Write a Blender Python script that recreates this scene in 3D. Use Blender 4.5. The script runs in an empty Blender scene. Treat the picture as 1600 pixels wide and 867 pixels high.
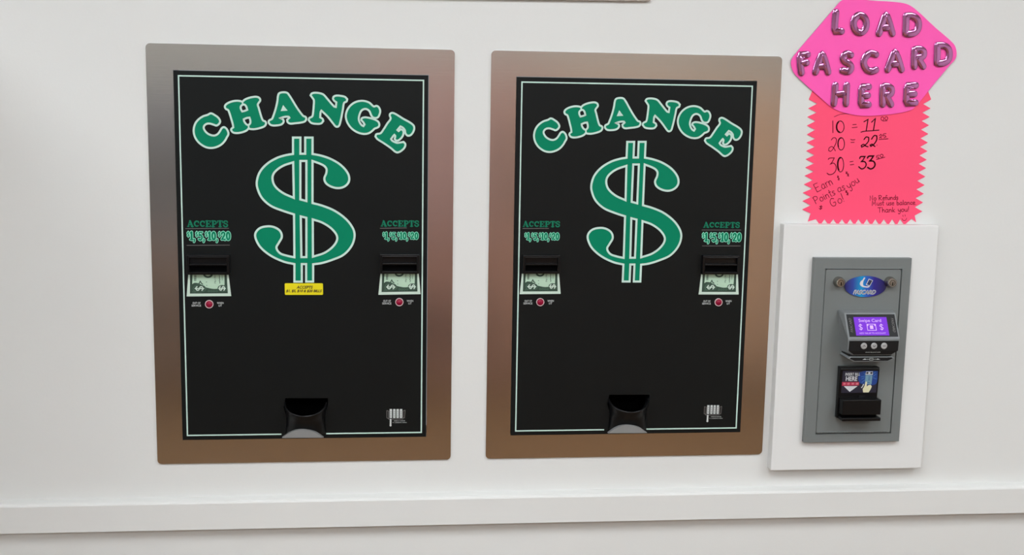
import bpy, math
from mathutils import Vector, Matrix
from mathutils.geometry import tessellate_polygon

sc = bpy.context.scene
COL = sc.collection
ZC = 1.38                                   # height of the change machines' centres above the floor

# ------------------------------------------------------------------ camera
F_PX = 1855.3
FWD = Vector((0.10890936, 0.98211847, -0.15356452))
RGT = Vector((0.9940495, -0.10727819, 0.01889376))
UPV = Vector((-0.00208178, 0.15470845, 0.98795798))
CAM = Vector((0.12573, -1.9461, ZC + 0.27527))
cd = bpy.data.cameras.new('camera'); cam = bpy.data.objects.new('camera', cd); COL.objects.link(cam)
cd.sensor_fit = 'HORIZONTAL'; cd.sensor_width = 36.0; cd.lens = F_PX * 36.0 / 1600.0
cd.clip_start = 0.02
cam.matrix_world = Matrix(((RGT.x, UPV.x, -FWD.x, CAM.x), (RGT.y, UPV.y, -FWD.y, CAM.y),
                           (RGT.z, UPV.z, -FWD.z, CAM.z), (0, 0, 0, 1)))
sc.camera = cam

# ------------------------------------------------------------------ world, exposure
w = bpy.data.worlds.new('world'); sc.world = w; w.use_nodes = True
w.node_tree.nodes['Background'].inputs[0].default_value = (0.8, 0.85, 0.9, 1)
w.node_tree.nodes['Background'].inputs[1].default_value = 0.3
sc.view_settings.view_transform = 'Standard'; sc.view_settings.look = 'None'
sc.view_settings.gamma = 1.0; sc.view_settings.use_curve_mapping = False
sc.view_settings.exposure = 0.0
LAMP = 14.9                                  # strength of the ceiling panels
LAMP_COL = (0.932, 1.0, 1.052)
LIGHTS = [(-1.45, -1.7), (0.2, -1.7), (1.85, -1.7), (-1.45, -3.7), (0.2, -3.7), (1.85, -3.7)]
ROOM = (-2.6, 3.0, -5.2, 2.75)              # x0, x1, y of the far wall, ceiling height

# ------------------------------------------------------------------ helpers
def wallpt(px, py, dep=0.0):
    """point of the wall-parallel plane y = -dep seen at a pixel of the 1600x867 photograph"""
    d = FWD + RGT * ((px - 800) / F_PX) + UPV * ((433.5 - py) / F_PX)
    t = (-dep - CAM.y) / d.y
    q = CAM + d * t
    return q.x, q.z

def s2l(c):
    return tuple(((v / 255.0) / 12.92 if v <= 10 else ((v / 255.0 + 0.055) / 1.055) ** 2.4) for v in c) + (1.0,)

MATS = {}
def mat(name, rgb=None, rough=0.5, metal=0.0, lin=None, noise=0.0, nscale=40.0, bump=0.0, bscale=300.0,
        stretch=(1, 1, 1), emit=0.0, spec=0.5, coat=0.0, aniso=0.0, base=None):
    if name in MATS: return MATS[name]
    m = bpy.data.materials.new(name); m.use_nodes = True; MATS[name] = m
    nt = m.node_tree; b = nt.nodes['Principled BSDF']
    c = lin if lin else s2l(rgb)
    b.inputs['Base Color'].default_value = c
    b.inputs['Roughness'].default_value = rough; b.inputs['Metallic'].default_value = metal
    b.inputs['Specular IOR Level'].default_value = spec
    b.inputs['Coat Weight'].default_value = coat
    b.inputs['Anisotropic'].default_value = aniso
    if emit:
        b.inputs['Emission Color'].default_value = c; b.inputs['Emission Strength'].default_value = emit
    if base: b.inputs['Base Color'].default_value = s2l(base)
    if noise or bump:
        tc = nt.nodes.new('ShaderNodeTexCoord'); mp = nt.nodes.new('ShaderNodeMapping')
        mp.inputs['Scale'].default_value = stretch
        nt.links.new(tc.outputs['Object'], mp.inputs['Vector'])
    if noise:
        n = nt.nodes.new('ShaderNodeTexNoise'); n.inputs['Scale'].default_value = nscale
        n.inputs['Detail'].default_value = 4
        nt.links.new(mp.outputs[0], n.inputs['Vector'])
        r = nt.nodes.new('ShaderNodeMapRange')
        r.inputs['From Min'].default_value = 0.3; r.inputs['From Max'].default_value = 0.7
        r.inputs['To Min'].default_value = 1 - noise; r.inputs['To Max'].default_value = 1 + noise
        nt.links.new(n.outputs['Fac'], r.inputs['Value'])
        mx = nt.nodes.new('ShaderNodeVectorMath'); mx.operation = 'SCALE'
        mx.inputs[0].default_value = c[:3]
        nt.links.new(r.outputs[0], mx.inputs['Scale']); nt.links.new(mx.outputs[0], b.inputs['Base Color'])
    if bump:
        n2 = nt.nodes.new('ShaderNodeTexNoise'); n2.inputs['Scale'].default_value = bscale
        n2.inputs['Detail'].default_value = 3
        nt.links.new(mp.outputs[0], n2.inputs['Vector'])
        bp = nt.nodes.new('ShaderNodeBump'); bp.inputs['Strength'].default_value = bump
        bp.inputs['Distance'].default_value = 0.001
        nt.links.new(n2.outputs['Fac'], bp.inputs['Height']); nt.links.new(bp.outputs[0], b.inputs['Normal'])
    return m

mat('wall_paint', (217, 216, 213), 0.55, noise=0.012, nscale=3.0, bump=0.12, bscale=220)
mat('far_wall_paint', (182, 178, 172), 0.6, noise=0.02, nscale=3)
mat('reflect_tan', (188, 150, 120), 0.5, noise=0.06, nscale=5)
mat('trim_paint', (218, 217, 214), 0.38, noise=0.01, nscale=4)
mat('board_paint', (221, 220, 218), 0.45, noise=0.01, nscale=5)
mat('ceiling_paint', (228, 227, 224), 0.8, noise=0.02, nscale=8)
mat('floor_tile', (114, 86, 57), 0.45, noise=0.12, nscale=3)
mat('steel', (210, 204, 198), 0.17, 1.0, noise=0.025, nscale=6, stretch=(2, 1, 160), bump=0.02, bscale=8, aniso=0.4)
mat('black_panel', (18, 20, 20), 0.38, noise=0.05, nscale=20, spec=0.18)
mat('black_plastic', (8, 8, 9), 0.3, spec=0.3)
mat('deep_black', (3, 3, 4), 0.7, spec=0.05)
mat('green_ink', (0, 124, 90), 0.5, spec=0.12)
mat('dark_green_ink', (22, 112, 84), 0.5, spec=0.12)
mat('mint_ink', (192, 218, 207), 0.5, spec=0.12)
mat('mint_bright', (146, 222, 192), 0.5, spec=0.12)
mat('white_ink', (196, 200, 198), 0.5)
mat('grey_ink', (104, 100, 98), 0.5)
mat('bill_paper', (176, 204, 180), 0.5)
mat('bill_edge', (196, 214, 200), 0.5)
mat('bill_ink', (40, 66, 52), 0.5)
mat('yellow_vinyl', (226, 210, 18), 0.35)
mat('sticker_ink', (70, 52, 4), 0.5)
mat('red_lens', (142, 4, 48), 0.35, spec=0.25)
mat('lamp_ring', (214, 186, 188), 0.3)
mat('bill_mid', (96, 126, 106), 0.5)
mat('chrome', (200, 196, 192), 0.16, 1.0)
mat('cup_metal', (128, 128, 127), 0.42, 0.0)
mat('kiosk_paint', (112, 116, 115), 0.42, noise=0.02, nscale=10, bump=0.06, bscale=700)
mat('reader_grey', (122, 125, 126), 0.5, 0.0, spec=0.3)
mat('reader_black', (24, 24, 25), 0.45, spec=0.2)
mat('lock_metal', (170, 166, 158), 0.22, 1.0)
mat('button_grey', (176, 176, 176), 0.35, 0.3)
mat('screen_glow', (140, 62, 236), 0.5, spec=0.1, emit=0.85, base=(24, 14, 50))
mat('screen_text', (226, 176, 255), 0.35, emit=0.9, base=(40, 30, 60))
mat('pale_grey', (206, 208, 210), 0.4)
mat('hot_pink', (255, 84, 178), 0.55, noise=0.015, nscale=6)
mat('coral_pink', (255, 72, 114), 0.55, noise=0.015, nscale=6)
mat('marker_ink', (54, 0, 10), 0.5, spec=0.1)
mat('marker_thin', (112, 0, 30), 0.5, spec=0.1)
mat('reflect_brown', (158, 128, 110), 0.5)
mat('foil', (196, 126, 180), 0.09, 1.0)
mat('lamp_housing', (236, 236, 234), 0.5)
mat('diffuser', lin=LAMP_COL + (1,), rough=0.5, emit=LAMP)
mat('label_night', (36, 36, 52), 0.35)
mat('label_blue', (28, 62, 132), 0.35)
mat('label_teal', (112, 150, 168), 0.35)
mat('label_red', (176, 44, 74), 0.4)
mat('label_pinkish', (226, 150, 156), 0.4)
mat('hand_cream', (222, 216, 178), 0.45)
mat('label_sky', (70, 128, 190), 0.4)
mat('unseen_grey', (132, 134, 140), 0.4, 0.3)
mat('unseen_glass', (30, 32, 36), 0.1)
mat('reflect_red', (160, 118, 106), 0.4)
mat('reflect_cream', (168, 132, 128), 0.4)

# badge: a printed blue gradient on the enamel oval
mb_ = mat('badge_blue', (30, 40, 120), 0.2, coat=0.5)
nt = mb_.node_tree; tc = nt.nodes.new('ShaderNodeTexCoord'); sx = nt.nodes.new('ShaderNodeSeparateXYZ')
nt.links.new(tc.outputs['Generated'], sx.inputs[0])
rp = nt.nodes.new('ShaderNodeValToRGB'); nt.links.new(sx.outputs['X'], rp.inputs[0])
els = rp.color_ramp.elements
els[0].position = 0.0; els[0].color = s2l((34, 30, 96)); els[1].position = 1.0; els[1].color = s2l((26, 24, 70))
for p_, c_ in ((0.2, (36, 66, 150)), (0.4, (14, 142, 196)), (0.52, (40, 90, 180)), (0.7, (44, 36, 128))):
    e_ = els.new(p_); e_.color = s2l(c_)
nt.links.new(rp.outputs[0], nt.nodes['Principled BSDF'].inputs['Base Color'])

def smooth(pts, closed=False, sub=6, corner=58):
    """Catmull-Rom through the points; sharp turns stay corners"""
    n = len(pts); P = [Vector(p) for p in pts]
    if n < 3: return P
    tan = []
    for i in range(n):
        if closed or 0 < i < n - 1:
            a = P[i] - P[i - 1]; b = P[(i + 1) % n] - P[i]
            ang = math.degrees(a.angle(b)) if a.length > 1e-9 and b.length > 1e-9 else 0
            tan.append(None if ang > corner else (P[(i + 1) % n] - P[i - 1]) / 2)
        else: tan.append(None)
    out = []
    for i in range(n if closed else n - 1):
        p, q = P[i], P[(i + 1) % n]; d = q - p
        t0, t1 = tan[i], tan[(i + 1) % n]
        if t0 is None and t1 is None: out.append(p); continue
        L = d.length
        t0 = d if t0 is None else t0.normalized() * L
        t1 = d if t1 is None else t1.normalized() * L
        for k in range(sub):
            s = k / sub; s2, s3 = s * s, s * s * s
            out.append(p * (2 * s3 - 3 * s2 + 1) + t0 * (s3 - 2 * s2 + s) + q * (-2 * s3 + 3 * s2) + t1 * (s3 - s2))
    if not closed: out.append(P[-1])
    return out

class MB:
    """collects geometry in (u right, v up, n out of the wall) and links it as one mesh"""
    def __init__(s): s.k = 0; s.v = []; s.f = []; s.m = []; s.mats = []; s.sm = []
    def mi(s, name):
        if name not in s.mats: s.mats.append(name)
        return s.mats.index(name)
    def add(s, verts, faces, m, smooth_=False):
        o = len(s.v); k = s.mi(m)
        s.v += [tuple(p) for p in verts]
        for f in faces: s.f.append([i + o for i in f]); s.m.append(k); s.sm.append(smooth_)
    def poly(s, outer, m, n=0.0, holes=(), back=None, fn=None):
        """flat polygon with holes at height n; with back it is extruded down to that height"""
        loops = [[Vector((p[0], p[1], 0)) for p in outer]] + [[Vector((p[0], p[1], 0)) for p in h] for h in holes]
        tris = tessellate_polygon(loops); flat = [p for l in loops for p in l]
        g = fn or (lambda u, v: n)
        top = [(p.x, p.y, g(p.x, p.y)) for p in flat]
        fs = []
        for t in tris:
            a, b, c = (flat[i] for i in t)
            cr = (b - a).cross(c - a).z
            fs.append(tuple(t) if cr > 0 else tuple(reversed(t)))
        s.add(top, fs, m)
        if back is not None:
            o = 0
            for l in loops:
                k = len(l); vs = [(p.x, p.y, g(p.x, p.y)) for p in l] + [(p.x, p.y, back) for p in l]
                s.add(vs, [(i, i + k, (i + 1) % k + k, (i + 1) % k) for i in range(k)], m)
    def rect(s, u0, v0, u1, v1, m, n=0.0, back=None):
        s.poly([(u0, v0), (u1, v0), (u1, v1), (u0, v1)], m, n, back=back)
    def disc(s, cu, cv, r, m, n=0.0, ry=None, back=None, seg=28):
        s.poly([(cu + r * math.cos(2 * math.pi * i / seg), cv + (ry or r) * math.sin(2 * math.pi * i / seg)) for i in range(seg)], m, n, back=back)
    def ring(s, cu, cv, r0, r1, m, n=0.0, seg=28, back=None, ry=1.0):
        c = lambda r: [(cu + r * math.cos(2 * math.pi * i / seg), cv + r * ry * math.sin(2 * math.pi * i / seg)) for i in range(seg)]
        s.poly(c(r1), m, n, holes=[c(r0)], back=back)
    def ribbon(s, pts, wd, m, n=0.0, closed=False, caps=True):
        P = [Vector((p[0], p[1])) for p in pts]
        Q = [P[0]]
        for p in P[1:]:
            if (p - Q[-1]).length > 1e-7: Q.append(p)
        if closed and (Q[0] - Q[-1]).length < 1e-7: Q.pop()
        P = Q; k = len(P)
        if k < 2: return
        h = wd / 2; vs = []; s.k += 1; n = n + (s.k % 9) * 1.6e-5
        for i in range(k):
            a = (P[i] - P[i - 1]) if (closed or i > 0) else (P[1] - P[0])
            b = (P[(i + 1) % k] - P[i]) if (closed or i < k - 1) else a
            if not closed and i == 0: a = b
            na = Vector((-a.y, a.x)).normalized(); nb = Vector((-b.y, b.x)).normalized()
            mt = na + nb
            if mt.length < 0.2: mt = na.copy()
            mt.normalize(); L = h / max(0.5, mt.dot(na))
            vs.append((P[i].x - mt.x * L, P[i].y - mt.y * L, n)); vs.append((P[i].x + mt.x * L, P[i].y + mt.y * L, n))
        fs = [(2 * i, 2 * ((i + 1) % k), 2 * ((i + 1) % k) + 1, 2 * i + 1) for i in range(k if closed else k - 1)]
        s.add(vs, fs, m)
        if caps and not closed:
            for e_, c in enumerate((P[0], P[-1])): s.disc(c.x, c.y, h * .998, m, n + (e_ - 2) * 5e-6, seg=10)
    def tube(s, pts, r, m, n0=0.0, flat=0.5, seg=10):
        """puffy stroke lying on height n0 with half-round ends"""
        P = [Vector((p[0], p[1])) for p in pts]; k = len(P)
        rings = []
        d0 = (P[1] - P[0]).normalized(); d1 = (P[-1] - P[-2]).normalized()
        for a in (85, 60, 35): rings.append((P[0] - d0 * r * math.sin(math.radians(a)), d0, r * math.cos(math.radians(a))))
        for i in range(k):
            d = (P[min(i + 1, k - 1)] - P[max(i - 1, 0)]).normalized(); rings.append((P[i], d, r))
        for a in (35, 60, 85): rings.append((P[-1] + d1 * r * math.sin(math.radians(a)), d1, r * math.cos(math.radians(a))))
        vs = []; fs = []
        for c, d, rr in rings:
            nn = Vector((-d.y, d.x))
            for j in range(seg):
                t = 2 * math.pi * j / seg
                q = c + nn * rr * math.cos(t); vs.append((q.x, q.y, n0 + rr * flat * math.sin(t)))
        for i in range(len(rings) - 1):
            for j in range(seg):
                a = i * seg + j; b = i * seg + (j + 1) % seg
                fs.append((a, b, b + seg, a + seg))
        fs.append(tuple(reversed(range(seg)))); fs.append(tuple(range(len(vs) - seg, len(vs))))
        s.add(vs, fs, m, True)
    def box(s, u0, v0, n0, u1, v1, n1, m):
        s.add([(u0, v0, n0), (u1, v0, n0), (u1, v1, n0), (u0, v1, n0), (u0, v0, n1), (u1, v0, n1), (u1, v1, n1), (u0, v1, n1)],
              [(3, 2, 1, 0), (4, 5, 6, 7), (0, 1, 5, 4), (1, 2, 6, 5), (2, 3, 7, 6), (3, 0, 4, 7)], m)
    def loft(s, rings, m, cap0=True, cap1=True, sm=False):
        k = len(rings[0]); vs = [p for r in rings for p in r]; fs = []
        for i in range(len(rings) - 1):
            for j in range(k):
                fs.append((i * k + j, i * k + (j + 1) % k, (i + 1) * k + (j + 1) % k, (i + 1) * k + j))
        s.add(vs, fs, m, sm)
        if cap0: s.add(rings[0], [tuple(reversed(range(k)))], m)
        if cap1: s.add(rings[-1], [tuple(range(k))], m)
    def text(s, body, cu, cv, wd, ht, m, n=0.0, shear=0.0, ang=0.0, bold=0.0, fn=None):
        if bold > 0:
            d = bold * ht * .8
            for i_, (a_, b_) in enumerate(((d, 0), (-d, 0), (0, d), (0, -d))):
                s.text(body, cu + a_, cv + b_, wd, ht, m, n + (i_ + 1) * 1.2e-5, shear, ang, 0.0, (lambda u, v, q=i_: fn(u, v) + (q + 1) * 1.2e-5) if fn else None)
        vs, fs = glyphs(body, shear, 0.0)
        x0 = min(v[0] for v in vs); x1 = max(v[0] for v in vs); y0 = min(v[1] for v in vs); y1 = max(v[1] for v in vs)
        ca, sa = math.cos(ang), math.sin(ang); out = []
        for x, y in vs:
            a = ((x - x0) / (x1 - x0) - 0.5) * wd; b = ((y - y0) / (y1 - y0) - 0.5) * ht
            u, v = cu + a * ca - b * sa, cv + a * sa + b * ca
            out.append((u, v, fn(u, v) if fn else n))
        s.add(out, fs, m)
    def dollar(s, cu, cv, wd, ht, lw, m, n=0.0, ang=0.0, fn=None):
        ca, sa = math.cos(ang), math.sin(ang)
        for st in ([(.4, .26), (.26, .36), (0, .38), (-.28, .34), (-.4, .2), (-.3, .08), (0, 0), (.3, -.08), (.4, -.2), (.28, -.34), (0, -.38), (-.26, -.36), (-.4, -.26)], [(0, .5), (0, -.5)]):
            q = smooth([(cu + x * wd * ca - y * ht * sa, cv + x * wd * sa + y * ht * ca) for x, y in st], False, 3)
            k0 = len(s.v); s.ribbon(q, lw, m, n)
            if fn: s.v[k0:] = [(a, b_, fn(a, b_) + c) for a, b_, c in s.v[k0:]]
    def build(s, name, parent=None, bevel=0.0, origin=None):
        me = bpy.data.meshes.new(name)
        o = origin or (0, 0, 0)
        me.from_pydata([(u - o[0], -n - o[1], v - o[2]) for u, v, n in s.v], [], s.f)
        for mname in s.mats: me.materials.append(MATS[mname])
        me.polygons.foreach_set('material_index', s.m); me.polygons.foreach_set('use_smooth', s.sm); me.update()
        ob = bpy.data.objects.new(name, me); COL.objects.link(ob); ob.location = o
        if parent: ob.parent = parent
        if bevel:
            import bmesh
            bm = bmesh.new(); bm.from_mesh(me); bmesh.ops.remove_doubles(bm, verts=bm.verts, dist=1e-6)
            eg = [e for e in bm.edges if len(e.link_faces) == 2 and e.calc_face_angle(0) > 0.5]
            bmesh.ops.bevel(bm, geom=eg, offset=bevel, segments=2, profile=0.6, affect='EDGES', clamp_overlap=True)
            bm.to_mesh(me); bm.free()
        return ob

_G = {}
def glyphs(body, shear, bold):
    key = (body, shear, bold)
    if key not in _G:
        cu = bpy.data.curves.new('t', 'FONT'); cu.body = body; cu.shear = shear; cu.offset = bold; cu.resolution_u = 4
        cu.align_x = 'CENTER'; cu.space_line = 0.85
        ob = bpy.data.objects.new('t', cu); COL.objects.link(ob)
        dg = bpy.context.evaluated_depsgraph_get(); dg.update()
        me = bpy.data.meshes.new_from_object(ob.evaluated_get(dg))
        _G[key] = ([(v.co.x, v.co.y) for v in me.vertices], [tuple(p.vertices) for p in me.polygons])
        bpy.data.objects.remove(ob); bpy.data.curves.remove(cu); bpy.data.meshes.remove(me)
    return _G[key]

def empty(name, loc, label, cat, group=None):
    o = bpy.data.objects.new(name, None); COL.objects.link(o); o.location = loc; o.empty_display_size = 0.05
    o['label'] = label; o['category'] = cat
    if group: o['group'] = group
    return o
def tag(o, label, cat, group=None):
    o['label'] = label; o['category'] = cat
    if group: o['group'] = group
    return o
def struct(o): o['kind'] = 'structure'; return o

def rrect(u0, v0, u1, v1, r, k=5):
    out = []
    for cx, cy, a0 in ((u1 - r, v1 - r, 0), (u0 + r, v1 - r, 90), (u0 + r, v0 + r, 180), (u1 - r, v0 + r, 270)):
        for i in range(k + 1):
            a = math.radians(a0 + 90 * i / k); out.append((cx + r * math.cos(a), cy + r * math.sin(a)))
    return out

# ------------------------------------------------------------------ the room
X0, X1, YB, H = ROOM
M_W, M_H = 0.4846, 0.6834
MACH = [(0.0, 0.0, 0.00101), (0.5443, 0.0011, 0.00185)]      # centre x, centre z - ZC, roll

b = MB()
b.poly([(X0, 0), (X1, 0), (X1, H), (X0, H)], 'wall_paint', 0.0,
       holes=[[(cx - .21, ZC + cz - .31), (cx + .21, ZC + cz - .31), (cx + .21, ZC + cz + .31), (cx - .21, ZC + cz + .31)] for cx, cz, r in MACH], back=-0.1)
struct(b.build('wall_back'))
b = MB(); b.box(X0, -0.05, -0.1, X1, 0.0, -YB, 'floor_tile'); struct(b.build('floor'))
b = MB(); b.box(X0, H, -0.1, X1, H + 0.05, -YB, 'ceiling_paint'); struct(b.build('ceiling'))
b = MB(); b.box(X0 - .05, 0, -0.1, X0, H, -YB, 'wall_paint'); struct(b.build('wall_left'))
b = MB(); b.box(X1, 0, -0.1, X1 + .05, H, -YB, 'wall_paint'); struct(b.build('wall_right'))
b = MB(); b.box(X0, 0, -YB, X1, H, -YB + .05, 'far_wall_paint'); struct(b.build('wall_front'))

# chair rail: flat top, eased front edge, square bottom
ZR = ZC - 0.4507
prof = [(0.0, 0.0), (0.020, 0.0), (0.020, 0.0445), (0.0190, 0.0470), (0.0170, 0.0486), (0.0145, 0.0492), (0.0, 0.0510)]
b = MB()
b.loft([[(X, ZR + v, n) for n, v in prof] for X in (X0, X1)], 'trim_paint')
struct(b.build('trim_1'))

def troffer(x, y, label):
    t = empty('ceiling_light', (x, y, H), label, 'light', 'ceiling light panels')
    L, W_ = 0.6, 1.2
    b = MB()
    b.box(-L/2, -0.035, -W_/2, L/2, 0.0, -W_/2 + .03, 'lamp_housing'); b.box(-L/2, -0.035, W_/2 - .03, L/2, 0, W_/2, 'lamp_housing')
    b.box(-L/2, -0.035, -W_/2 + .03, -L/2 + .03, 0, W_/2 - .03, 'lamp_housing'); b.box(L/2 - .03, -0.035, -W_/2 + .03, L/2, 0, W_/2 - .03, 'lamp_housing')
    b.build('housing', t)
    b = MB(); b.box(-L/2 + .03, -0.026, -W_/2 + .03, L/2 - .03, -0.016, W_/2 - .03, 'diffuser'); b.build('diffuser', t)
for (x, y), l in zip(LIGHTS, ('white ceiling light panel above the added shade block', 'white ceiling light panel in front of the two change machines', 'white ceiling light panel nearest the payment kiosk',
                              'white ceiling light panel over the added grey blocks', 'white ceiling light panel over the added reddish block', 'white ceiling light panel in the far right corner')):
    troffer(x, y, l)

# ------------------------------------------------------------------ change machines
HB = M_H / 2
PF = 0.007                                   # panel face, out from the wall
def P1(px, py, n=PF):                        # photograph pixel -> coordinates on the left machine (v from its centre)
    x, z = wallpt(px, py, n); x -= MACH[0][0]; z -= ZC + MACH[0][1]; a = MACH[0][2]
    return (x * math.cos(a) + z * math.sin(a), -x * math.sin(a) + z * math.cos(a))
def Pn(i, px, py, n=PF):
    x, z = wallpt(px, py, n); x -= MACH[i][0]; z -= ZC + MACH[i][1]; a = MACH[i][2]
    return (x * math.cos(a) + z * math.sin(a), -x * math.sin(a) + z * math.cos(a))

def zo(ox, oy, s): return lambda p: P1(ox + p[0] / s, oy + p[1] / s)
zA, zB, zCc, zD = zo(290, 140, 7.881), zo(370, 130, 7.881), zo(500, 130, 7.225), zo(380, 200, 3.21)
LET = {}
LET['C'] = ([zA(p) for p in [(275,310),(315,292),(365,315),(405,345),(428,385),(420,415),(385,442),(350,432),(300,418),(255,425),(228,455),(232,490),(262,530),(310,558),(360,565),(400,545),(430,505),(448,475),(475,462),(505,480),(525,515),(530,550),(512,585),(490,625),(450,670),(400,700),(340,717),(280,715),(220,692),(160,645),(120,585),(103,520),(108,460),(130,405),(170,360),(220,328)]], [], [])
LET['H'] = ([zA(p) for p in [(487,212),(498,185),(535,160),(590,142),(640,137),(680,142),(703,150),(730,125),(780,103),(840,90),(885,90),(915,107),(922,135),(905,160),(892,185),(905,230),(925,300),(945,360),(960,382),(985,393),(993,420),(975,450),(920,473),(850,487),(800,485),(780,478),(750,505),(700,525),(640,535),(590,528),(565,500),(570,480),(590,465),(585,430),(565,360),(540,280),(525,250),(500,238)]],
            [[zA(p) for p in [(698,190),(725,184),(748,205),(762,248),(735,260),(700,268),(685,240),(682,212)]], [zA(p) for p in [(720,365),(755,350),(790,345),(800,380),(800,410),(783,432),(770,436),(745,420),(725,390)]]],
            [[zA(p) for p in [(703,150),(708,190)]], [zA(p) for p in [(780,478),(778,432)]]])
LET['A'] = ([zB(p) for p in [(510,160),(525,125),(570,112),(620,118),(650,150),(700,230),(750,310),(805,385),(825,405),(850,415),(858,440),(840,470),(790,485),(720,493),(660,497),(630,480),(622,452),(650,425),(640,413),(590,415),(540,430),(575,450),(578,480),(550,508),(490,520),(430,517),(398,490),(400,460),(435,440),(448,415),(480,320),(503,220)]],
            [[zB(p) for p in [(577,292),(607,328),(562,330)]]], [[zB(p) for p in [(577,300),(595,324),(572,325),(577,300)]]])
LET['N'] = ([zB(p) for p in [(912,150),(925,128),(960,118),(1020,122),(1070,140),(1120,195),(1200,285)]] + [zCc(p) for p in [(181,268),(187,215),(165,200),(150,175),(160,150),(190,140),(240,143),(285,155),(310,180),(303,205),(275,222),(262,290),(245,380),(228,455),(219,478),(204,490),(188,491),(172,481)]]
            + [zB(p) for p in [(1200,510),(1120,410),(1045,338),(1035,355),(1030,420),(1060,440),(1068,465),(1040,495),(980,500),(920,488),(888,455),(895,430),(930,410),(940,380),(950,280),(952,210),(938,185)]], [], [])
LET['G'] = ([zCc(p) for p in [(610,262),(640,255),(665,270),(682,310),(675,350),(655,385),(625,392),(600,385),(580,360),(560,315),(530,293),(500,292),(470,310),(450,350),(440,400),(450,440),(472,472),(493,484),(505,465),(490,440),(468,415),(475,395),(510,385),(560,392),(620,410),(660,435),(672,465),(665,490),(640,505),(620,512),(590,540),(550,565),(500,572),(440,560),(370,520),(320,460),(295,390),(300,330),(330,270),(380,225),(440,202),(500,200),(560,220)]], [], [])
LET['E'] = ([zCc(p) for p in [(790,365),(795,345),(820,335),(860,350),(940,400),(1020,445),(1060,480),(1065,520),(1045,565),(1015,590),(985,588),(965,560),(960,530),(935,500),(910,488),(895,505),(876,528),(890,540),(915,518),(940,535),(945,565),(930,605),(895,640),(865,648),(845,630),(852,595),(842,583),(830,595),(805,630),(820,650),(870,672),(915,668),(945,662),(965,685),(960,720),(930,755),(885,780),(855,775),(800,730),(720,675),(650,630),(628,600),(640,575),(685,565),(720,520),(765,450),(800,400)]], [], [])
DOLLAR = ([zD(p) for p in [(251,48),(288,48),(288,129),(312,129),(312,48),(349,48),(349,130),(390,138),(440,155),(490,185),(525,225),(533,260),(520,285),(490,300),(455,298),(420,280),(408,255),(418,225),(418,203),(400,185),(349,165),(349,376),(400,390),(460,415),(515,455),(550,500),(560,540),(545,590),(505,635),(450,660),(395,677),(352,683),(352,770),(317,770),(317,682),(295,682),(295,770),(258,770),(258,682),(205,670),(140,640),(90,600),(66,560),(62,530),(80,505),(110,494),(150,495),(185,515),(195,545),(180,575),(168,600),(185,627),(220,640),(258,648),(256,433),(200,415),(140,390),(95,350),(72,300),(70,265),(85,220),(120,180),(170,150),(215,136),(251,130)]],
          [[zD(p) for p in [(252,172),(200,190),(160,220),(148,250),(160,290),(200,325),(255,350)]], [zD(p) for p in [(288,165),(318,165),(318,366),(288,358)]],
           [zD(p) for p in [(350,458),(400,475),(450,510),(473,550),(455,590),(410,625),(351,645)]], [zD(p) for p in [(290,443),(318,450),(318,647),(293,647)]]], [])

def outlined(name, spec, parent, wd=0.0031):
    outer, holes, lines = spec
    b = MB(); so = smooth(outer, True); sh = [smooth(h, True) for h in holes]
    b.poly(so, 'green_ink', PF + .0003, holes=sh)
    b.ribbon(so, wd, 'mint_ink', PF + .0005, closed=True)
    for h in sh: b.ribbon(h, wd, 'mint_ink', PF + .0005, closed=True)
    for l in lines: b.ribbon(l, wd * .8, 'mint_ink', PF + .0005)
    ob = b.build(name, parent); ob.location.z = HB
    return ob

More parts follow.
